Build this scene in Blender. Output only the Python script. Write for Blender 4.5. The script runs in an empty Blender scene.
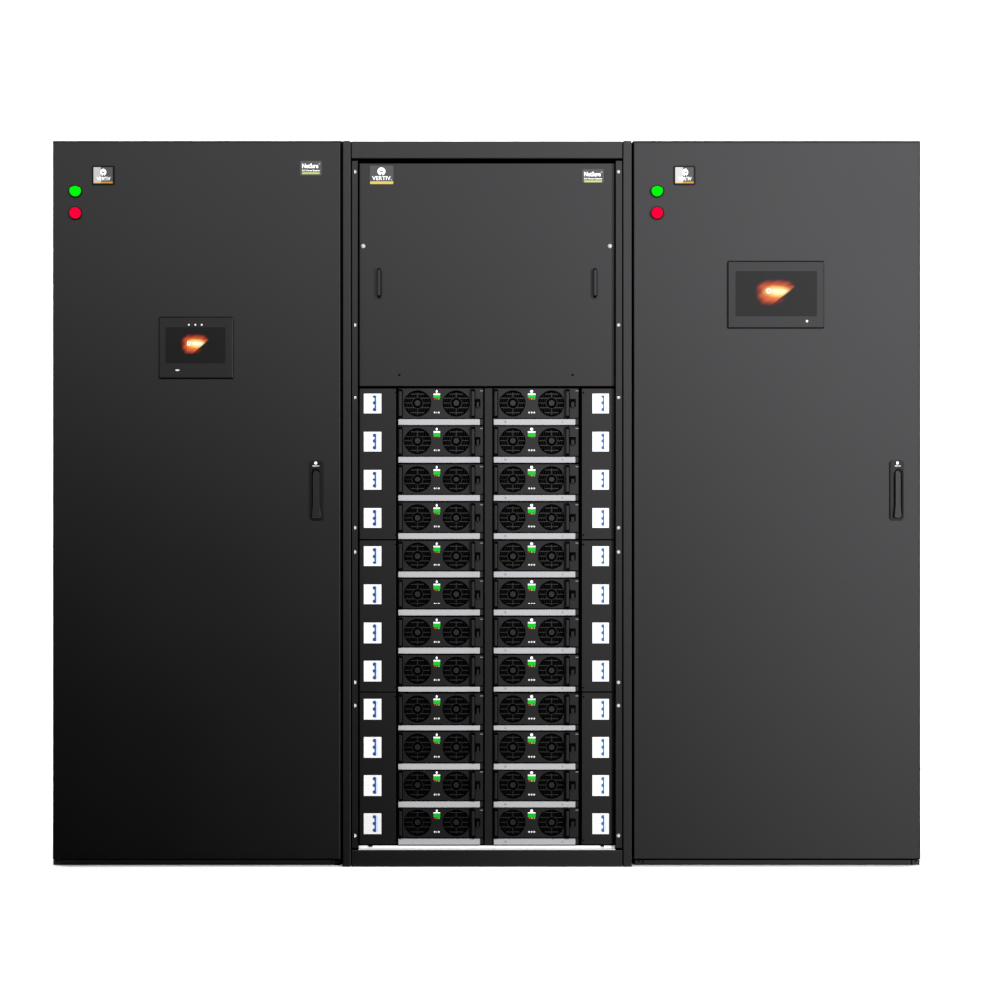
import bpy, bmesh, math
from math import pi, sin, cos, sqrt

# ---------------------------------------------------------------- scale
S = 0.00276            # metres per photo pixel at the door plane (y = 0)
D = 6.0                # camera distance in front of the doors
CZ = 1.013             # camera height above the plinth top


def X(px, y=0.0):
    return (px - 500.0) * S * (D + y) / D


def Z(py, y=0.0):
    return CZ + (500.0 - py) * S * (D + y) / D


scene = bpy.context.scene
COL = scene.collection

# ---------------------------------------------------------------- materials
MATS = {}


def new_mat(name):
    m = bpy.data.materials.new(name)
    m.use_nodes = True
    nt = m.node_tree
    nt.nodes.clear()
    out = nt.nodes.new('ShaderNodeOutputMaterial')
    MATS[name] = m
    return m, nt, out


def coat(name, f, rough=0.543, diff=0.0002, tint=(0.995, 0.982, 1.022), var=0.0, bump=0.0):
    """black powder coat: a broad satin sheen over a nearly black body"""
    m, nt, out = new_mat(name)
    L = nt.links
    g = nt.nodes.new('ShaderNodeBsdfAnisotropic')
    g.distribution = 'BECKMANN'
    g.inputs['Color'].default_value = (f * tint[0], f * tint[1], f * tint[2], 1)
    g.inputs['Roughness'].default_value = rough
    d = nt.nodes.new('ShaderNodeBsdfDiffuse')
    d.inputs['Color'].default_value = (diff, diff, diff, 1)
    a = nt.nodes.new('ShaderNodeAddShader')
    L.new(g.outputs[0], a.inputs[0])
    L.new(d.outputs[0], a.inputs[1])
    L.new(a.outputs[0], out.inputs['Surface'])
    if var > 0:
        tc = nt.nodes.new('ShaderNodeTexCoord')
        n = nt.nodes.new('ShaderNodeTexNoise')
        n.inputs['Scale'].default_value = 3.0
        n.inputs['Detail'].default_value = 3.0
        mr = nt.nodes.new('ShaderNodeMapRange')
        mr.inputs['To Min'].default_value = rough - var
        mr.inputs['To Max'].default_value = rough + var
        L.new(tc.outputs['Object'], n.inputs['Vector'])
        L.new(n.outputs['Fac'], mr.inputs['Value'])
        L.new(mr.outputs['Result'], g.inputs['Roughness'])
        if bump > 0:
            n2 = nt.nodes.new('ShaderNodeTexNoise')
            n2.inputs['Scale'].default_value = 900.0
            b = nt.nodes.new('ShaderNodeBump')
            b.inputs['Strength'].default_value = bump
            b.inputs['Distance'].default_value = 0.0002
            L.new(tc.outputs['Object'], n2.inputs['Vector'])
            L.new(n2.outputs['Fac'], b.inputs['Height'])
            L.new(b.outputs['Normal'], g.inputs['Normal'])
    return m


def paint(name, col, rough=0.55, spec=0.1, metal=0.0, emit=None, strength=0.0, var=0.03):
    m, nt, out = new_mat(name)
    L = nt.links
    p = nt.nodes.new('ShaderNodeBsdfPrincipled')
    p.inputs['Base Color'].default_value = (*col, 1)
    p.inputs['Roughness'].default_value = rough
    p.inputs['Metallic'].default_value = metal
    p.inputs['Specular IOR Level'].default_value = spec
    if emit:
        p.inputs['Emission Color'].default_value = (*emit, 1)
        p.inputs['Emission Strength'].default_value = strength
    elif var:
        tc = nt.nodes.new('ShaderNodeTexCoord')
        n = nt.nodes.new('ShaderNodeTexNoise')
        n.inputs['Scale'].default_value = 40.0
        mr = nt.nodes.new('ShaderNodeMapRange')
        mr.inputs['To Min'].default_value = rough - var
        mr.inputs['To Max'].default_value = rough + var
        L.new(tc.outputs['Object'], n.inputs['Vector'])
        L.new(n.outputs['Fac'], mr.inputs['Value'])
        L.new(mr.outputs['Result'], p.inputs['Roughness'])
    L.new(p.outputs[0], out.inputs['Surface'])
    return m


F = 0.0237
black = coat('black_powder_coat', F, var=0.012, bump=0.05)
frame_m = coat('black_frame_coat', F * 0.98, var=0.012, bump=0.05)
strip_m = coat('black_strip_coat', F * 0.89)
module_m = coat('module_black', F * 0.92)
wire_m = coat('grille_wire', F * 1.35)
web_m = coat('grille_web', F * 0.48)
ring_m = coat('grille_ring', F * 0.80)
hub_m = coat('hub_plastic', F * 1.05)
bezel_m = coat('bezel_plastic', F * 0.86)
edge_m = coat('dark_shell', F * 0.22)
handle_m = coat('handle_plastic', F * 0.64)
grip_m = coat('grip_plastic', F * 1.0)
recess_m = coat('recess_black', F * 0.24)
deep = coat('deep_black', 0.0012, rough=0.6, diff=0.0003)
white_l = paint('white_label', (0.77, 0.77, 0.785))
white_s = paint('white_sill', (0.74, 0.74, 0.75))
white_ink = paint('white_ink', (0.95, 0.95, 0.95))
grey_ink = paint('grey_chip', (0.045, 0.045, 0.047), rough=0.4)
badge_m = paint('badge_grey', (0.058, 0.058, 0.060), rough=0.4)
badge_d = coat('badge_edge', F * 0.35)
reflection_p = paint('badge_reflection', (0.40, 0.40, 0.405), rough=0.45)  # pale reflection put into the badge colour
orange_i = paint('orange_ink', (0.40, 0.19, 0.03))
orange_refl_i = paint('orange_ink_reflection', (0.50, 0.36, 0.20))  # orange stripe paled where the painted reflection crosses it
yellow_i = paint('yellow_ink', (0.50, 0.37, 0.085))
green_ink = paint('pale_green_ink', (0.33, 0.39, 0.15))
rail_m = paint('rail_grey', (0.355, 0.350, 0.365), rough=0.5)
rail_sc = paint('rail_screw_grey', (0.20, 0.20, 0.21), rough=0.4)
steel = paint('screw_steel', (0.43, 0.43, 0.44), rough=0.4, spec=0.3)
blue_i = paint('blue_ink', (0.018, 0.06, 0.24))
blue_r = paint('blue_ink_light', (0.045, 0.13, 0.36))
paleblue = paint('pale_blue_ink', (0.55, 0.65, 0.82))
paleink = paint('pale_grey_ink', (0.66, 0.66, 0.67))
lamp_g = paint('green_lamp', (0.0, 0.02, 0.0), spec=0.0, emit=(0.0, 0.93, 0.004), strength=1.0)
lamp_r = paint('red_lamp', (0.02, 0.0, 0.0), spec=0.0, emit=(1.0, 0.0, 0.045), strength=1.0)
led_w = paint('white_led', (0.55, 0.55, 0.55), emit=(1, 1, 1), strength=0.25)
led_r = paint('red_led', (0.1, 0.0, 0.0), emit=(0.62, 0.03, 0.01), strength=0.9)
led_o = paint('orange_led', (0.1, 0.05, 0.0), emit=(0.95, 0.42, 0.12), strength=0.9)
led_g = paint('green_led', (0.0, 0.1, 0.0), emit=(0.08, 0.75, 0.10), strength=0.9)
green_lab = paint('green_label', (0.008, 0.40, 0.022))
tick_m = paint('tick_grey', (0.22, 0.22, 0.23))
studio_w = paint('studio_white', (0.95, 0.95, 0.95), rough=0.9, spec=0.0, var=0.0)
logo_e = paint('screen_white', (0.0, 0.0, 0.0), emit=(1, 0.98, 0.92), strength=1.0)

# screen: emissive picture on a dark glossy sheet
m, nt, out = new_mat('screen_glass')
at = nt.nodes.new('ShaderNodeVertexColor')
at.layer_name = 'picture'
em = nt.nodes.new('ShaderNodeEmission')
gl = nt.nodes.new('ShaderNodeBsdfAnisotropic')
gl.distribution = 'BECKMANN'
gl.inputs['Color'].default_value = (F * .5, F * .5, F * .51, 1)
gl.inputs['Roughness'].default_value = 0.543
ad = nt.nodes.new('ShaderNodeAddShader')
nt.links.new(at.outputs['Color'], em.inputs['Color'])
nt.links.new(em.outputs[0], ad.inputs[0])
nt.links.new(gl.outputs[0], ad.inputs[1])
nt.links.new(ad.outputs[0], out.inputs['Surface'])
screen_m = m


# ---------------------------------------------------------------- mesh helpers
def empty(name, loc, label=None, cat=None, group=None):
    o = bpy.data.objects.new(name, None)
    o.empty_display_size = 0.05
    COL.objects.link(o)
    o.location = loc
    if label:
        o['label'] = label
    if cat:
        o['category'] = cat
    if group:
        o['group'] = group
    return o


def world_loc(o):
    x = y = z = 0.0
    while o is not None:
        x += o.location[0]
        y += o.location[1]
        z += o.location[2]
        o = o.parent
    return (x, y, z)


class MB:
    """collects shapes (in world coordinates) and links them as ONE mesh object"""

    def __init__(self):
        self.bm = bmesh.new()
        self.mats = []
        self.mi = 0

    def use(self, mat):
        if mat not in self.mats:
            self.mats.append(mat)
        self.mi = self.mats.index(mat)
        return self

    def _mark(self, faces):
        for f in faces:
            f.material_index = self.mi

    def box(self, x0, x1, y0, y1, z0, z1, bevel=0.0, seg=2):
        x0, x1 = min(x0, x1), max(x0, x1)
        y0, y1 = min(y0, y1), max(y0, y1)
        z0, z1 = min(z0, z1), max(z0, z1)
        r = bmesh.ops.create_cube(self.bm, size=1.0)
        vs = r['verts']
        for v in vs:
            v.co.x = x0 + (v.co.x + .5) * (x1 - x0)
            v.co.y = y0 + (v.co.y + .5) * (y1 - y0)
            v.co.z = z0 + (v.co.z + .5) * (z1 - z0)
        fs = set(f for v in vs for f in v.link_faces)
        self._mark(fs)
        if bevel > 0:
            es = set(e for v in vs for e in v.link_edges)
            bb = bmesh.ops.bevel(self.bm, geom=list(es), offset=bevel, segments=seg,
                                 affect='EDGES', profile=0.5)
            self._mark(bb['faces'])
        return self

    def pbox(self, px0, px1, py0, py1, y0, y1, bevel=0.0, seg=2):
        """box whose front face (y0) spans the measured rectangle"""
        return self.box(X(px0, y0), X(px1, y0), y0, y1, Z(py1, y0), Z(py0, y0), bevel, seg)

    def poly(self, pts, y0, y1):
        """outline (x, z) counter-clockwise seen from the front, from y0 back to y1"""
        a = [self.bm.verts.new((p[0], y0, p[1])) for p in pts]
        b = [self.bm.verts.new((p[0], y1, p[1])) for p in pts]
        fs = [self.bm.faces.new(a)]
        n = len(pts)
        for i in range(n):
            j = (i + 1) % n
            fs.append(self.bm.faces.new((a[j], a[i], b[i], b[j])))
        fs.append(self.bm.faces.new(b[::-1]))
        self._mark(fs)
        return self

    def disc(self, cx, cz, r, y0, y1, seg=24, sx=1.0):
        return self.poly([(cx + sx * r * cos(2 * pi * i / seg), cz + r * sin(2 * pi * i / seg))
                          for i in range(seg)], y0, y1)

    def dome(self, cx, cz, r, y_base, h, seg=20, rings=5):
        """round-headed button standing on the plane y = y_base"""
        prev = None
        fs = []
        for k in range(rings + 1):
            t = k / rings * pi / 2
            rr, yy = r * cos(t), y_base - h * sin(t)
            if k == rings:
                top = self.bm.verts.new((cx, yy, cz))
                for i in range(seg):
                    fs.append(self.bm.faces.new((prev[i], prev[(i + 1) % seg], top)))
            else:
                ring = [self.bm.verts.new((cx + rr * cos(2 * pi * i / seg), yy,
                                           cz + rr * sin(2 * pi * i / seg))) for i in range(seg)]
                if prev:
                    for i in range(seg):
                        j = (i + 1) % seg
                        fs.append(self.bm.faces.new((prev[i], prev[j], ring[j], ring[i])))
                prev = ring
        for f in fs:
            f.smooth = True
        self._mark(fs)
        return self

    def ring(self, cx, cz, r0, r1, y0, y1, seg=32):
        def circ(r, y):
            return [self.bm.verts.new((cx + r * cos(2 * pi * i / seg), y,
                                       cz + r * sin(2 * pi * i / seg))) for i in range(seg)]
        a, b, c, d = circ(r0, y0), circ(r1, y0), circ(r1, y1), circ(r0, y1)
        fs = []
        for i in range(seg):
            j = (i + 1) % seg
            for p, q in ((a, b), (b, c), (c, d), (d, a)):
                fs.append(self.bm.faces.new((p[i], p[j], q[j], q[i])))
        self._mark(fs)
        return self

    def build(self, name, mat, parent=None, label=None):
        me = bpy.data.meshes.new(name)
        bmesh.ops.recalc_face_normals(self.bm, faces=self.bm.faces[:])
        off = world_loc(parent) if parent is not None else (0, 0, 0)
        for v in self.bm.verts:
            v.co.x -= off[0]
            v.co.y -= off[1]
            v.co.z -= off[2]
        self.bm.to_mesh(me)
        self.bm.free()
        for mm in (self.mats or [mat]):
            me.materials.append(mm)
        o = bpy.data.objects.new(name, me)
        COL.objects.link(o)
        if parent is not None:
            o.parent = parent
        if label:
            o['label'] = label
        return o


def add_text(mb, txt, px0, px1, py0, py1, y, thick=0.0012, bold=0.02):
    """lettering fitted into the measured rectangle, standing proud of plane y"""
    cu = bpy.data.curves.new('lettering', 'FONT')
    cu.body = txt
    cu.size = 1.0
    cu.offset = bold
    cu.resolution_u = 3
    ob = bpy.data.objects.new('lettering', cu)
    COL.objects.link(ob)
    bpy.context.view_layer.update()
    dg = bpy.context.evaluated_depsgraph_get()
    me = bpy.data.meshes.new_from_object(ob.evaluated_get(dg))
    xs = [v.co.x for v in me.vertices]
    ys = [v.co.y for v in me.vertices]
    ax, bx, ay, by = min(xs), max(xs), min(ys), max(ys)
    x0, x1, z0, z1 = X(px0, y), X(px1, y), Z(py1, y), Z(py0, y)
    vs = [mb.bm.verts.new((x0 + (v.co.x - ax) / (bx - ax) * (x1 - x0), y - thick,
                           z0 + (v.co.y - ay) / (by - ay) * (z1 - z0))) for v in me.vertices]
    fs = []
    for p in me.polygons:
        try:
            fs.append(mb.bm.faces.new([vs[i] for i in p.vertices]))
        except ValueError:
            pass
    ex = bmesh.ops.extrude_face_region(mb.bm, geom=fs)
    for g in ex['geom']:
        if isinstance(g, bmesh.types.BMVert):
            g.co.y = y
    mb._mark(mb.bm.faces[-1:])
    bpy.data.objects.remove(ob)
    bpy.data.curves.remove(cu)
    bpy.data.meshes.remove(me)
    return mb


def rounded(px0, px1, py0, py1, r, y, n=6):
    x0, x1, z0, z1 = X(px0, y), X(px1, y), Z(py1, y), Z(py0, y)
    r = r * S
    pts = []
    for cx, cz, a0 in ((x1 - r, z0 + r, -pi / 2), (x1 - r, z1 - r, 0), (x0 + r, z1 - r, pi / 2), (x0 + r, z0 + r, pi)):
        for k in range(n + 1):
            a = a0 + k / n * pi / 2
            pts.append((cx + r * cos(a), cz + r * sin(a)))
    return pts


# ---------------------------------------------------------------- setting
fl = MB()
fl.box(-3.4, 3.4, -0.008, 3.3, -1.5, 0.0)  # added plinth, flush with the doors to keep bounce light off them
o = fl.build('added_plinth', studio_w)
o['kind'] = 'structure'
o['label'] = 'white plinth added under the cabinets'
bd = MB()
# a seamless sheet that curves up behind the cabinets
prof = [(2.2, 0.004)]
for k in range(13):
    a = k / 12 * pi / 2
    prof.append((2.4 + 0.8 * sin(a), 0.004 + 0.8 * (1 - cos(a))))
prof.append((3.2, 5.2))
rows = [[bd.bm.verts.new((x, p[0], p[1])) for x in (-3.4, 3.4)] for p in prof]
for i in range(len(rows) - 1):
    f = bd.bm.faces.new((rows[i][0], rows[i][1], rows[i + 1][1], rows[i + 1][0]))
    f.smooth = True
o = bd.build('backdrop', studio_w)
o['kind'] = 'structure'
o['label'] = 'plain white studio backdrop behind the cabinets'


# ---------------------------------------------------------------- shared fittings
def emblem(mb, px, py, r, y, notch):
    """round white emblem with a curved chevron and a notch at its foot"""
    mb.use(white_ink)
    cx, cz, R = X(px, y), Z(py, y), r * S
    mb.disc(cx, cz, R, y - 0.0012, y, 28)
    mb.use(notch)
    t = 0.16 * R
    pts = [(-.52, .22), (-.2, -.02), (0, -.08), (.2, -.02), (.52, .22)]
    low = [(p[0] * R + cx, p[1] * R + cz - t) for p in pts]
    up = [(p[0] * R + cx, p[1] * R + cz + t) for p in pts[::-1]]
    mb.poly(low + up, y - 0.0016, y - 0.0010)
    mb.poly([(cx - .26 * R, cz - 1.02 * R), (cx + .26 * R, cz - 1.02 * R), (cx, cz - .45 * R)], y - 0.0016, y - 0.0010)


def reflection_badge(root, px0, px1, py0, py1, split):
    y = -0.002
    b = MB()
    b.poly(rounded(px0, px1, py0, py1, 1.6, y), y, 0.0005)
    badge = b.build('badge', badge_d, root, 'small framed grey badge with a painted reflection and white lettering over an orange line')
    y2 = y - 0.0012
    c = MB()
    c.pbox(split, px1 - 1.9, py0 + 1.6, py1 - 3.6, y2, y)
    c.build('grey_field', badge_m, badge)
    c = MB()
    c.pbox(px0 + 1.7, split, py0 + 1.6, py1 - 1.8, y2 - 0.0003, y)  # reflection on the badge, painted as a paler field
    c.build('reflection_field', reflection_p, badge)
    c = MB()
    emblem(c, px0 + 11.7, py0 + 6.6, 3.5, y2 - 0.0004, badge_m)
    c.build('emblem', white_ink, badge)
    c = MB()
    add_text(c, 'VERTIV', px0 + 4.6, px1 - 3.9, py0 + 11.1, py0 + 14.6, y2 - 0.0004, bold=0.015)
    c.build('lettering', white_ink, badge)
    c = MB()
    c.use(orange_i)
    c.pbox(split + .1, px1 - 1.8, py1 - 3.4, py1 - 1.7, y2, y)
    c.use(orange_refl_i)  # stripe end lightened to carry the painted reflection
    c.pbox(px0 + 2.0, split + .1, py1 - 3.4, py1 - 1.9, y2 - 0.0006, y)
    c.build('stripe', orange_i, badge)
    return badge


def green_badge(root, px0, px1, py0, py1, y):
    b = MB()
    b.poly(rounded(px0, px1, py0, py1, .8, y - 0.0015), y - 0.0015, y + 0.0004)
    badge = b.build('badge', badge_m, root, 'small grey badge with white lettering over a pale green line')
    y2 = y - 0.0015
    c = MB()
    w = px1 - px0
    add_text(c, 'NetSure', px0 + 1.9, px1 - 3.3, py0 + 2.6, py0 + 7.2, y2, bold=0.03)
    add_text(c, '\u2122', px1 - 3.2, px1 - 1.9, py0 + 2.7, py0 + 3.6, y2, bold=0.0)
    add_text(c, 'DC Power System', px0 + 1.9, px1 - 2.0, py0 + 8.7, py0 + 10.5, y2, bold=0.03)
    c.build('lettering', white_ink, badge)
    c = MB()
    c.pbox(px0 + 1.9, px1 - 2.1, py0 + 10.9, py0 + 13.0, y2 - 0.0008, y2)
    c.build('stripe', green_ink, badge)
    return badge


def lamp_button(root, px, py, mat, label):
    b = MB()
    b.disc(X(px + .2), Z(py + .2), 6.4 * S, -0.005, 0.0005, 32)
    base = b.build('indicator_button', edge_m, root, label)
    c = MB()
    c.disc(X(px, -.008), Z(py, -.008), 5.45 * S, -0.010, -0.004, 32)
    c.dome(X(px, -.01), Z(py, -.01), 5.4 * S, -0.010, 0.006, 28, 5)
    c.build('lens', mat, base)
    return base


def picture(px, py, c0, half):
    """colour shown on the touch screen at a point: a comet-like orange burst"""
    p = (px - c0[0]) / half[0]
    q = (py - c0[1]) / half[1]

    def sm(a, b, v):
        t = max(0.0, min(1.0, (v - a) / (b - a)))
        return t * t * (3 - 2 * t)
    n = .5 + .5 * sin(7.0 * p * .55 + 1.2 * sin(q * 2.1)) * sin(q * 2.6 + p * 1.4 + 1.0)
    e = (abs(p + .10) / (.98 if p < -.10 else 1.14)) ** 2.8 + abs(q + .02) ** 2.8
    e += .20 * (n - .5) + .10 * sin(9.0 * q + 4.0 * p) * sin(6.5 * p + .8)
    I = 1 - sm(-0.15, 1.20, e)
    if p > 0:                                   # streak out to the right-hand tip
        ctr = -.12 - .36 * p
        wid = .60 * (1.0 - p) + .12
        st = (1 - sm(.30, 1.0, abs(q - ctr) / wid)) * (1 - sm(.80, 1.02, p))
        I = max(I, st * (.95 - .42 * p))
    # sharp dark edge along the lower right, with a faint glow left below it
    cut = (p - .97) * 1.07 + (q + .42) * .92
    k = 1 - sm(-.14, .03, cut)
    I *= max(k, .34 * sm(.25, .7, q) * (1 - sm(.1, .5, cut)))
    hot = max(0.0, 1 - sqrt(((p - .02) / .84) ** 2 + ((q + .10) / .50) ** 2)) * k
    hot *= .75 + .45 * n
    I *= .82 + .18 * n
    r = min(1.0, 1.0 * I ** 1.35 + .6 * hot)
    g = min(1.0, .24 * I ** 2.4 + 1.20 * hot ** 1.05)
    b = min(1.0, .04 * I ** 2.4 + .62 * hot ** 1.5)
    return (r, g, b, 1.0)


def touch_panel(root, px0, px1, py0, py1, scr, burst, logo, leds, mark, label):
    yb = -0.007
    b = MB()
    b.use(bezel_m)
    b.pbox(px0, px1, py0, py1, yb, 0.0005, bevel=0.0022, seg=2)
    b.use(deep)
    b.pbox(px0 + .3, px1 - .3, py0 - .5, py1 + .5, -0.0015, 0.0005)
    panel = b.build('touch_panel', bezel_m, root, label)
    # shadow gap round the bezel
    ys = yb - 0.0006
    sx0, sx1, sy0, sy1 = scr
    nx, ny = int((sx1 - sx0) * 2.5), int((sy1 - sy0) * 2.5)
    c = MB()
    grid = [[c.bm.verts.new((X(sx0 + (sx1 - sx0) * i / nx, ys), ys, Z(sy0 + (sy1 - sy0) * j / ny, ys)))
             for i in range(nx + 1)] for j in range(ny + 1)]
    for j in range(ny):
        for i in range(nx):
            c.bm.faces.new((grid[j + 1][i], grid[j + 1][i + 1], grid[j][i + 1], grid[j][i]))
    c.bm.verts.index_update()
    cols = []
    for j in range(ny + 1):
        for i in range(nx + 1):
            cols.append(picture(sx0 + (sx1 - sx0) * i / nx, sy0 + (sy1 - sy0) * j / ny, burst[0], burst[1]))
    so = c.build('screen', screen_m, panel)
    at = so.data.color_attributes.new('picture', 'FLOAT_COLOR', 'POINT')
    for i, cc in enumerate(cols):
        at.data[i].color = cc
    c = MB()
    lx, ly, lr, tx0, tx1 = logo
    c.use(logo_e)
    c.ring(X(lx, ys), Z(ly, ys), lr * .35 * S, lr * S, ys - 0.0008, ys + 0.0002, 20)
    add_text(c, 'VERTIV', tx0, tx1, ly - 1.5, ly + 1.5, ys, 0.0008, bold=0.03)
    c.build('lettering', logo_e, panel)
    for (lx, ly, r) in leds:
        c = MB()
        c.dome(X(lx, yb), Z(ly, yb), r * S, yb, 0.002, 12, 3)
        c.build('indicator_light', led_w, panel)
    if mark:
        c = MB()
        c.use(white_ink)
        add_text(c, 'VERTIV', mark[0], mark[1], mark[2], mark[3], yb, 0.0006, bold=0.05)
        c.build('lettering', white_ink, panel)
    return panel


def swing_handle(root, px0, px1, py0, py1, gx0, gx1, sh, eo):
    """recessed swing handle: dark dish with a long tapered lever"""
    y = -0.006
    b = MB()
    b.poly(rounded(px0, px1, py0, py1, 2.5, y), y, 0.0005)
    h = b.build('door_handle', handle_m, root)
    cx = (gx0 + gx1) / 2
    hw = (gx1 - gx0) / 2
    # dark arch the lever swings out of
    c = MB()
    y1 = y - 0.0008
    pts = []
    r = hw + 0.75
    for k in range(13):
        a = k / 12 * pi
        pts.append((X(cx + sh + r * cos(a), y1), Z(py0 + 12.2 - 4.6 * sin(a), y1)))
    pts += [(X(cx + sh - r, y1), Z(py1 - 6, y1)), (X(cx + sh + r, y1), Z(py1 - 6, y1))]
    c.poly(pts, y1, y)
    c.build('recess', recess_m, h)
    c = MB()
    y2 = y - 0.007
    pts = []
    for k in range(13):
        a = k / 12 * pi
        pts.append((X(cx + hw * cos(a), y2), Z(py0 + 13.2 - 3.6 * sin(a), y2)))
    pts += [(X(cx - hw, y2), Z(py1 - 14, y2)), (X(cx - hw - 1.2, y2), Z(py1 - 3, y2)),
            (X(cx - hw, y2), Z(py1 - 1.4, y2)), (X(cx + hw, y2), Z(py1 - 1.4, y2)),
            (X(cx + hw + 1.2, y2), Z(py1 - 3, y2)), (X(cx + hw, y2), Z(py1 - 14, y2))]
    # chamfered lever: front outline smaller than its root
    n = len(pts)
    mx = sum(p[0] for p in pts) / n
    mz = sum(p[1] for p in pts) / n
    fr = [c.bm.verts.new((mx + (p[0] - mx) * .72, y2, mz + (p[1] - mz) * .975)) for p in pts]
    mi = [c.bm.verts.new((p[0], y2 + 0.003, p[1])) for p in pts]
    bk = [c.bm.verts.new((p[0], y - 0.0009, p[1])) for p in pts]
    c.bm.faces.new(fr)
    for i in range(n):
        j = (i + 1) % n
        c.bm.faces.new((fr[j], fr[i], mi[i], mi[j]))
        c.bm.faces.new((mi[j], mi[i], bk[i], bk[j]))
    c.build('lever', grip_m, h)
    c = MB()
    c.use(white_ink)
    c.disc(X(cx + eo, y), Z(py0 + 2.4, y), 1.45 * S, y - 0.001, y, 16)
    c.use(tick_m)
    add_text(c, 'VERTIV', cx + eo - 3.5, cx + eo + 3.5, py0 + 4.7, py0 + 5.9, y, 0.0008, bold=0.01)
    for f in c.bm.faces:
        if f.material_index != 0:
            f.material_index = 0
    c.mats = [white_ink]
    c.build('emblem', white_ink, h)
    return h


def side_cabinet(px0, px1, label, gl=0.0, gr=0.0):
    cx = X((px0 + px1) / 2)
    root = empty('power_cabinet', (cx, 0.4, 0.0), label, 'cabinet')
    yb = 0.030
    b = MB()
    b.box(X(px0 + .4 - gl, yb), X(px1 - .2 + gr, yb), yb, 0.80, Z(859.9, yb), Z(140.3, yb), bevel=0.002)
    b.build('body', edge_m, root)
    b = MB()
    b.box(X(px0 + (0.0 if gl else .4)), X(px1 - (.5 if gr else 1.2)), 0.0, yb - 0.001, Z(859.4), Z(141.7), bevel=0.0018, seg=2)
    b.build('door', black, root)
    # base: a kick plate between two corner brackets
    yp = 0.033
    z1 = Z(860.2, yp)
    b = MB()
    b.box(X(px0 + 9.2, yp), X(px1 - 9.2, yp), yp, 0.78, 0.0, z1, bevel=0.0008, seg=1)
    base = b.build('base_plate', frame_m, root)
    for a, c_ in ((px0 + 1, px0 + 8.6), (px1 - 8.6, px1 - 1)):
        b = MB()
        b.use(frame_m)
        b.box(X(a, yp), X(c_, yp), yp - 0.001, 0.78, 0.0, z1, bevel=0.0008, seg=1)
        b.use(deep)
        b.disc(X((a + c_) / 2, yp), Z(861.3, yp), 0.9 * S, yp - 0.0016, yp, 12)
        b.build('corner_bracket', frame_m, base)
    return root


# ---------------------------------------------------------------- left cabinet
c1 = side_cabinet(52, 340.6, 'black cabinet with the smaller touch screen and a green-lined badge in its top corner', gr=1.9)
reflection_badge(c1, 91.6, 114.8, 165.6, 184.6, 100.4)
green_badge(c1, 300, 322, 161, 175.2, 0.0)
lamp_button(c1, 75.3, 191, lamp_g, 'lit green round lamp')
lamp_button(c1, 75.3, 212.7, lamp_r, 'lit red round lamp')
touch_panel(c1, 159, 233.4, 317.6, 378, (165.6, 225, 327.4, 363.4), ((195.6, 344.4), (13.6, 10.2)),
            (189.1, 343.3, 2.3, 192, 203), [(189.3, 325, .95), (195.6, 325, .95), (201.8, 325, .95)],
            (175.2, 179.2, 369.7, 371.0), 'small black touch screen showing an orange burst')
swing_handle(c1, 310, 323, 460.5, 519, 312.2, 320.4, -0.5, -0.1)

# ---------------------------------------------------------------- right cabinet
c3 = side_cabinet(633.6, 920.6, 'plain black cabinet with the larger touch screen and no green-lined badge', gl=1.9)
reflection_badge(c3, 673.4, 695.8, 165.6, 184.6, 682.6)
lamp_button(c3, 657.5, 191, lamp_g, 'lit green round lamp')
lamp_button(c3, 657.5, 212.7, lamp_r, 'lit red round lamp')
touch_panel(c3, 727.5, 824.4, 261, 328, (736, 817.4, 271.4, 316.6), ((776.6, 292.8), (19.2, 12.9)),
            (768.3, 290.9, 2.8, 772.2, 787), [(806.6, 321.4, 1.3)], None,
            'large black touch screen showing an orange burst')
swing_handle(c3, 890, 904.2, 460.5, 519.5, 894.2, 902.2, 0.7, -0.5)

# ---------------------------------------------------------------- middle rack
rack = empty('module_rack', (X(487), 0.4, 0.0),
             'open black rack between two closed cabinets, full of fan modules under a plain panel', 'rack')
yf, yl, yi = 0.0, 0.005, 0.022        # frame front, flange, shelf strips
b = MB()
b.box(X(342.9, .07), X(631.1, .07), 0.075, 0.80, 0.004, Z(141.2, .07))
b.build('body', deep, rack)
for a, c_, g0, g1 in ((342.4, 350.3, 350.8, 352.0), (623.0, 631.6, 621.6, 622.6)):
    b = MB()
    b.use(frame_m)
    b.box(X(a), X(c_), 0.0, 0.075, 0.0, Z(140.2), bevel=0.0022)
    b.build('post', frame_m, rack)
b = MB()
b.box(X(350.8), X(622.5), 0.001, 0.075, Z(158.6), Z(140.6), bevel=0.0018)
b.build('header', frame_m, rack)
b = MB()
b.box(X(350.8), X(622.5), 0.001, 0.0745, 0.0, Z(849.8), bevel=0.0018)
b.build('bottom_rail', frame_m, rack)
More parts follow.
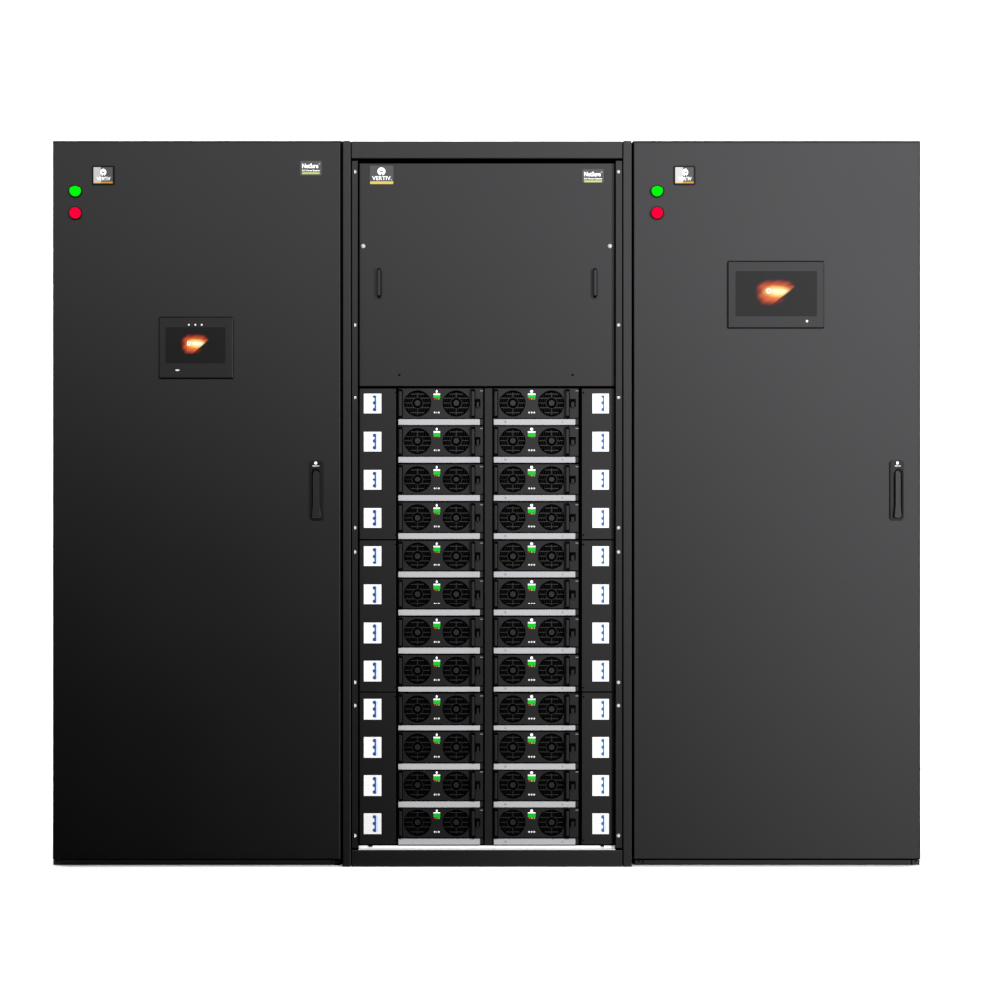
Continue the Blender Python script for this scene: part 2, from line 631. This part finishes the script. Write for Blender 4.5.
# bent white tray: flat ledge with an upstand at its back
b = MB()
zt = Z(849.8) + 0.0015
b.box(X(358.9, .004), X(615.4, .004), 0.004, yi + 0.006, Z(849.8) + 0.0003, zt)
b.box(X(359.2, yi), X(615.2, yi), yi + 0.002, yi + 0.006, zt - .0005, Z(845.5, yi))
b.build('sill_tray', white_s, rack, 'bright white ledge under the lowest modules')
for a in (369.0, 600.4):
    b = MB()
    b.pbox(a, a + 3.6, 844.6, 846.3, yi - 0.002, yi + 0.002)
    b.build('clip', edge_m, rack)
SCREW_Y = [171.7, 325.2, 397.8, 528.1, 551.8, 682.0, 705.6, 835.6]
for a, c_, sx in ((351.4, 358.3, 355.2), (615.9, 622.4, 618.6)):
    b = MB()
    b.pbox(a, c_, 160.8, 847.8, yl, yl + 0.01, bevel=0.0008, seg=1)
    fl_ = b.build('mounting_flange', strip_m, rack)
    for sy in SCREW_Y:
        c = MB()
        c.dome(X(sx, yl), Z(sy, yl), 1.75 * S, yl, 0.0035, 14, 4)
        c.build('screw', steel, fl_)

# cover panel with two pull handles
yp = 0.020
b = MB()
b.pbox(359.8, 614.8, 163.4, 385.9, yp, yp + 0.012, bevel=0.001)
cov = b.build('cover_panel', black, rack)
# small badge with yellow stripe, and the green-lined badge
b = MB()
b.poly(rounded(370, 393, 165.6, 184, 1.0, yp - 0.0015), yp - 0.0015, yp + 0.0003)
bdg = b.build('badge', badge_m, rack, 'small grey badge with white lettering over a yellow line')
c = MB()
emblem(c, 381.3, 171.3, 3.9, yp - 0.0015, badge_m)
c.build('emblem', white_ink, bdg)
c = MB()
add_text(c, 'VERTIV.', 372.2, 391.2, 176.0, 179.9, yp - 0.0015, bold=0.012)
c.build('lettering', white_ink, bdg)
c = MB()
c.pbox(370.2, 392.8, 181.0, 183.6, yp - 0.0025, yp - 0.0014)
c.build('stripe', yellow_i, bdg)
green_badge(rack, 582.2, 603.6, 169, 182.2, yp)
for hx in (378.8, 595.0):
    b = MB()
    yh = yp - 0.013
    b.use(grip_m)
    x0, x1 = X(hx - 1.5, yh), X(hx + 1.5, yh)
    zb, ztp = Z(295.5, yh), Z(269.0, yh)
    b.box(x0, x1, yh, yh + 0.007, zb, ztp, bevel=0.0015)
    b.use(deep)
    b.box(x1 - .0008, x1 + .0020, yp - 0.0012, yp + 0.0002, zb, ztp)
    for zz in (zb, ztp):
        b.box(x0, x1 - .0004, yh + 0.0005, yp + 0.0002, zz - 0.0035, zz + 0.0035, bevel=0.001, seg=1)
    b.build('pull_handle', grip_m, cov)
for sx in (363.4, 610.2):
    c = MB()
    c.dome(X(sx, yp), Z(246.2, yp), 2.2 * S, yp, 0.0045, 18, 4)
    c.build('screw', steel, cov)
for sx in (399.8, 572.9):
    c = MB()
    c.disc(X(sx, yp), Z(374.9, yp), 1.1 * S, yp - 0.0012, yp, 12)
    c.build('screw', deep, cov, 'small black screw')

# side strips of the three shelves, each with four white labels
LAB_Y = [393.2 + 38.24 * i for i in range(12)]
EDGE = [387.6, 539.8, 692.4, 844.6]


def rating_label(px0, py0, parent, blue):
    y = yi - 0.0012
    b = MB()
    b.use(white_l)
    b.pbox(px0, px0 + 17.1, py0, py0 + 20.2, y, yi + 0.0002)
    y2 = y - 0.0003
    b.use(paleblue)
    b.pbox(px0 + 11.9, px0 + 13.9, py0 + 2.0, py0 + 18.2, y2, y + 0.0001)
    b.use(paleink)
    for k, w in enumerate((5.2, 4.2, 5.6, 3.8, 5.0)):
        b.pbox(px0 + 2.4, px0 + 2.4 + w, py0 + 3.2 + 3.3 * k, py0 + 3.6 + 3.3 * k, y2, y + 0.0001)
    b.use(blue)
    y3 = y2 - 0.0003
    b.pbox(px0 + 10.5, px0 + 11.9, py0 + 2.0, py0 + 18.2, y3, y + 0.0001)
    for q in (3.4, 9.9, 16.4):
        b.disc(X(px0 + 10.4, y3), Z(py0 + q, y3), 1.75 * S, y3 - 0.0002, y + 0.0001, 14)
    return b.build('rating_label', white_l, parent)


for (a, c_, lx, hole) in ((359.9, 396.6, 364.1, 395.4), (581.8, 614.7, 592.2, 583.4)):
    for k in range(3):
        b = MB()
        b.pbox(a, c_, EDGE[k] + .5, EDGE[k + 1] - .6, yi, yi + 0.010, bevel=0.0007, seg=1)
        strip = b.build('side_strip', strip_m, rack)
        for i in range(4):
            rating_label(lx, LAB_Y[4 * k + i], strip, blue_i if a < 500 else blue_r)
        for yy in (EDGE[k] + 4.6, EDGE[k + 1] - 4.6):
            c = MB()
            c.disc(X(hole, yi), Z(yy, yi), .9 * S, yi - 0.0010, yi, 10)
            c.build('screw', deep, strip)
b = MB()
b.pbox(484.9, 492.6, 387.8, 844.8, yi, yi + 0.010, bevel=0.0008, seg=1)
b.build('centre_post', strip_m, rack)

# ---------------------------------------------------------------- power modules
YM = 0.026          # face plate plane
FY = 403.3          # fan centre line of the first row
BAR = [419.0, 456.8, 495.0, 533.2, 571.6, 609.7, 647.9, 686.0, 724.7, 763.0, 800.9, 838.3]


def fan_cell(mb, cx, cz, R, x0, x1, z0, z1, y0, depth):
    """rectangular patch of the face plate with a round opening"""
    n = 48
    ang = [2 * pi * i / n for i in range(n)]
    for (xx, zz) in ((x0, z0), (x1, z0), (x1, z1), (x0, z1)):
        ang.append(math.atan2(zz - cz, xx - cx) % (2 * pi))
    ang = sorted(set(round(a, 6) for a in ang))
    inn, outv, bk = [], [], []
    for a in ang:
        dx, dz = cos(a), sin(a)
        t = 1e9
        if dx > 1e-9: t = min(t, (x1 - cx) / dx)
        if dx < -1e-9: t = min(t, (x0 - cx) / dx)
        if dz > 1e-9: t = min(t, (z1 - cz) / dz)
        if dz < -1e-9: t = min(t, (z0 - cz) / dz)
        inn.append(mb.bm.verts.new((cx + R * dx, y0, cz + R * dz)))
        outv.append(mb.bm.verts.new((cx + t * dx, y0, cz + t * dz)))
        bk.append(mb.bm.verts.new((cx + R * dx, y0 + depth, cz + R * dz)))
    m_ = len(ang)
    for i in range(m_):
        j = (i + 1) % m_
        mb._mark([mb.bm.faces.new((inn[i], outv[i], outv[j], inn[j])),
                  mb.bm.faces.new((inn[j], bk[j], bk[i], inn[i]))])


def make_module(rail_screws):
    y = YM
    root = empty('power_module', (X(441, y), y + 0.15, Z(424.7, y)))
    zt, zb = Z(388.2, y), Z(418.6, y)
    f1, f2 = X(417.5, y), X(456.3, y)
    fz = Z(FY, y)
    R = 13.4 * S
    b = MB()
    b.use(module_m)
    fan_cell(b, f1, fz, R, X(403.0, y), X(432, y), zb, zt, y, 0.03)
    fan_cell(b, f2, fz, R, X(441.8, y), X(470.8, y), zb, zt, y, 0.03)
    b.pbox(398.9, 403.0, 388.2, 418.6, y, y + 0.02)
    b.pbox(432, 441.8, 388.2, 418.6, y, y + 0.02)
    b.pbox(470.8, 483.4, 388.2, 418.6, y, y + 0.02)
    b.pbox(480.5, 483.4, 418.6, 424.6, y + 0.001, y + 0.02)
    # handle shadows painted as thin dark strips, then a dark line over the rail
    b.use(deep)
    b.pbox(402.4, 403.1, 389.5, 417.6, y - 0.0008, y + 0.0002)
    b.pbox(474.3, 474.9, 389.5, 417.6, y - 0.0008, y + 0.0002)
    b.pbox(398.9, 483.4, 418.0, 418.9, y - 0.0008, y + 0.0002)
    b.build('face_plate', module_m, root)
    for fx in (f1, f2):
        b = MB()
        b.disc(fx, fz, R + 0.001, y + 0.022, y + 0.028, 40)
        fan = b.build('fan', deep, root)
        g = MB()
        g.use(wire_m)
        yg = y + 0.0015
        w = .56 * S / 2
        px = S
        rows = [-9.7, -4.7, 0.0, 4.6, 9.5]
        for k, d in enumerate(rows):
            L_ = sqrt(max(0, 12.7 ** 2 - d * d)) * (1 if abs(d) < 8 else .80)
            inner = sqrt(5.4 ** 2 - d * d) if abs(d) < 5.4 else 0
            ww = w * (1.25 if abs(d) > 3 else 1.0)
            if inner > 0:
                for sgn in (-1, 1):
                    g.box(fx + sgn * inner * px, fx + sgn * L_ * px, yg, yg + .002, fz - d * px - ww, fz - d * px + ww)
            else:
                g.box(fx - L_ * px, fx + L_ * px, yg, yg + .002, fz - d * px - ww, fz - d * px + ww)
        for sgn in (-1, 1):
            g.box(fx - w * 1.15, fx + w * 1.15, yg + .0004, yg + .0024, fz + sgn * 5.6 * px, fz + sgn * 11.4 * px)
        # staggered webs of the honeycomb between the wires
        lv = [-12.2] + rows + [12.2]
        tw = .15 * S
        g.use(web_m)
        for k in range(len(lv) - 1):
            a, c_ = lv[k], lv[k + 1]
            n = 11
            for i in range(-n, n + 1):
                xx = (i + (.5 if k % 2 else 0.0)) * 2.25
                if abs(xx) < .4:
                    continue
                m1 = min(abs(a), abs(c_)) if a * c_ > 0 else 0
                far = max(abs(a), abs(c_))
                lim = sqrt(max(0, 12.2 ** 2 - xx * xx)) if abs(xx) < 12.2 else 0
                aa, cc = max(a, -lim), min(c_, lim)
                if cc - aa < .8:
                    continue
                if xx * xx + ((aa + cc) / 2) ** 2 < 5.9 ** 2:
                    continue
                g.box(fx + xx * px - tw, fx + xx * px + tw, yg + .0008, yg + .002, fz - cc * px, fz - aa * px)
        g.use(ring_m)
        g.ring(fx, fz, 5.15 * px, 5.75 * px, yg + .0002, yg + .0022, 28)
        g.build('grille', wire_m, fan)
        g = MB()
        g.disc(fx, fz, 2.75 * px, y + 0.0012, y + 0.022, 20)
        g.disc(fx, fz, .6 * px, y + 0.0006, y + 0.002, 10)
        g.build('hub', hub_m, fan)
    # two upright pull handles
    for a, c_ in ((399.3, 402.0), (471.2, 473.9)):
        b = MB()
        yh = y - 0.011
        b.use(grip_m)
        b.pbox(a, c_, 390.9, 415.9, yh, yh + 0.006, bevel=0.0012)
        b.use(deep)
        b.pbox(a - .4, c_ + .4, 388.7, 390.9, yh + 0.001, y + 0.0003)
        b.pbox(a - .4, c_ + .4, 415.9, 418.3, yh + 0.001, y + 0.0003)
        b.build('handle', grip_m, root)
    # latch
    b = MB()
    b.use(deep)
    b.pbox(474.9, 480.8, 399.3, 406.9, y - 0.003, y + 0.0004, bevel=0.0008, seg=1)
    b.use(module_m)
    b.pbox(476.2, 479.4, 402.2, 407.6, y - 0.006, y - 0.002, bevel=0.0006, seg=1)
    b.build('latch', deep, root)
    # status label: white round tab over white and green fields
    b = MB()
    y2 = y - 0.0010
    b.use(white_ink)
    b.disc(X(436.75, y2), Z(391.1, y2), 1.45 * S, y2, y + 0.0003, 16)
    b.pbox(433.1, 440.5, 393.1, 394.4, y2, y + 0.0003)
    b.use(green_lab)
    b.pbox(433.0, 440.6, 394.4, 398.2, y2, y + 0.0003)
    b.build('status_label', green_lab, root)
    for lx, mm in ((434.6, led_r), (436.9, led_o), (439.3, led_g)):
        b = MB()
        b.dome(X(lx, y), Z(399.2, y), .82 * S, y, 0.002, 10, 3)
        b.build('status_light', mm, root)
    for lx in (434.2, 436.7, 439.2):
        b = MB()
        b.dome(X(lx, y), Z(412.7, y), .95 * S, y, 0.002, 10, 3)
        b.build('indicator_light', led_w, root)
    b = MB()
    b.pbox(480.6, 483.3, 390.1, 390.8, y - 0.0008, y + 0.0002)
    b.build('latch_mark', tick_m, root)
    # pale grey front rail of the tray
    b = MB()
    b.use(rail_m)
    b.pbox(398.7, 480.3, 419.1, 424.7, y - 0.007, y + 0.01, bevel=0.0008, seg=1)
    if rail_screws:
        b.use(rail_sc)
        for sx in (410.2, 467.4):
            b.disc(X(sx, y - .007), Z(421.7, y - .007), .85 * S, y - 0.0082, y - 0.006, 12)
    b.build('front_rail', rail_m, root)
    return root


def copy_thing(o, parent=None):
    c = o.copy()
    COL.objects.link(c)
    c.parent = parent
    for ch in list(o.children):
        copy_thing(ch, c)
    return c


ORD = ['top', 'second', 'third', 'fourth', 'fifth', 'sixth', 'seventh', 'eighth', 'ninth', 'tenth', 'eleventh', 'bottom']
for colm in range(2):
    proto = make_module(colm == 1)
    base = tuple(proto.location)
    for r in range(12):
        o = proto if r == 0 else copy_thing(proto)
        o.location = (base[0] + colm * 95.1 * S * (D + YM) / D, base[1],
                      base[2] - (BAR[r] - BAR[0]) * S * (D + YM) / D)
        if r == 0:
            where = 'top row, directly under the cover panel'
        elif r == 11:
            where = 'bottom row, just above the white ledge'
        else:
            where = ORD[r] + ' row from the top'
        side = 'left column with plain rails' if colm == 0 else 'right column with screwed rails'
        o['label'] = 'twin-fan module, %s, %s' % (side, where)
        o['category'] = 'power module'
        o['group'] = 'twin-fan power modules in the rack'

# ---------------------------------------------------------------- lamps
def area(name, loc, target, w, h, power, col=(1, 1, 1)):
    from mathutils import Vector
    L_ = bpy.data.lights.new(name, 'AREA')
    L_.shape = 'RECTANGLE'
    L_.size = w
    L_.size_y = h
    L_.energy = power
    L_.color = col
    o = bpy.data.objects.new(name, L_)
    COL.objects.link(o)
    o.location = loc
    d = Vector(target) - Vector(loc)
    o.rotation_euler = d.to_track_quat('-Z', 'Y').to_euler()
    return o


K = pi / F
area('strip_lamp', (0.011, -2.416, 2.704), (0, 0, 1.0), 5.233, 0.502, 0.832 * K)
area('side_lamp', (2.577, -3.453, 1.37), (0, 0, 1.0), 0.885, 4.477, 1.817 * K)
area('plinth_fill', (-0.55, -0.22, -1.3), (-0.55, 0.0, -0.1), 4.6, 0.2, 68)  # unseen fill added to whiten the plinth front
area('backdrop_fill', (0, 1.35, 4.3), (0, 3.0, 0.9), 5.5, 0.5, 330)  # this and the next two: unseen fills added to overexpose the backdrop
area('backdrop_fill', (-3.1, 1.0, 1.2), (-0.6, 3.2, 1.2), 0.5, 2.4, 150)
area('backdrop_fill', (3.1, 1.0, 1.2), (0.6, 3.2, 1.2), 0.5, 2.4, 150)

w = bpy.data.worlds.new('World')
scene.world = w
w.use_nodes = True
w.node_tree.nodes['Background'].inputs['Color'].default_value = (0, 0, 0, 1)
w.node_tree.nodes['Background'].inputs['Strength'].default_value = 0.0

# ---------------------------------------------------------------- camera
cam = bpy.data.cameras.new('camera')
cam.sensor_width = 36.0
cam.lens = 36.0 * D / (1000 * S)
cam.clip_end = 100
co = bpy.data.objects.new('camera', cam)
COL.objects.link(co)
co.location = (0, -D, CZ)
co.rotation_euler = (pi / 2, 0, 0)
scene.camera = co

vs = scene.view_settings
vs.view_transform = 'Standard'
vs.look = 'None'
vs.exposure = 0
vs.gamma = 1
vs.use_curve_mapping = False
scene.cycles.max_bounces = 6
scene.cycles.caustics_reflective = False
scene.cycles.use_denoising = True
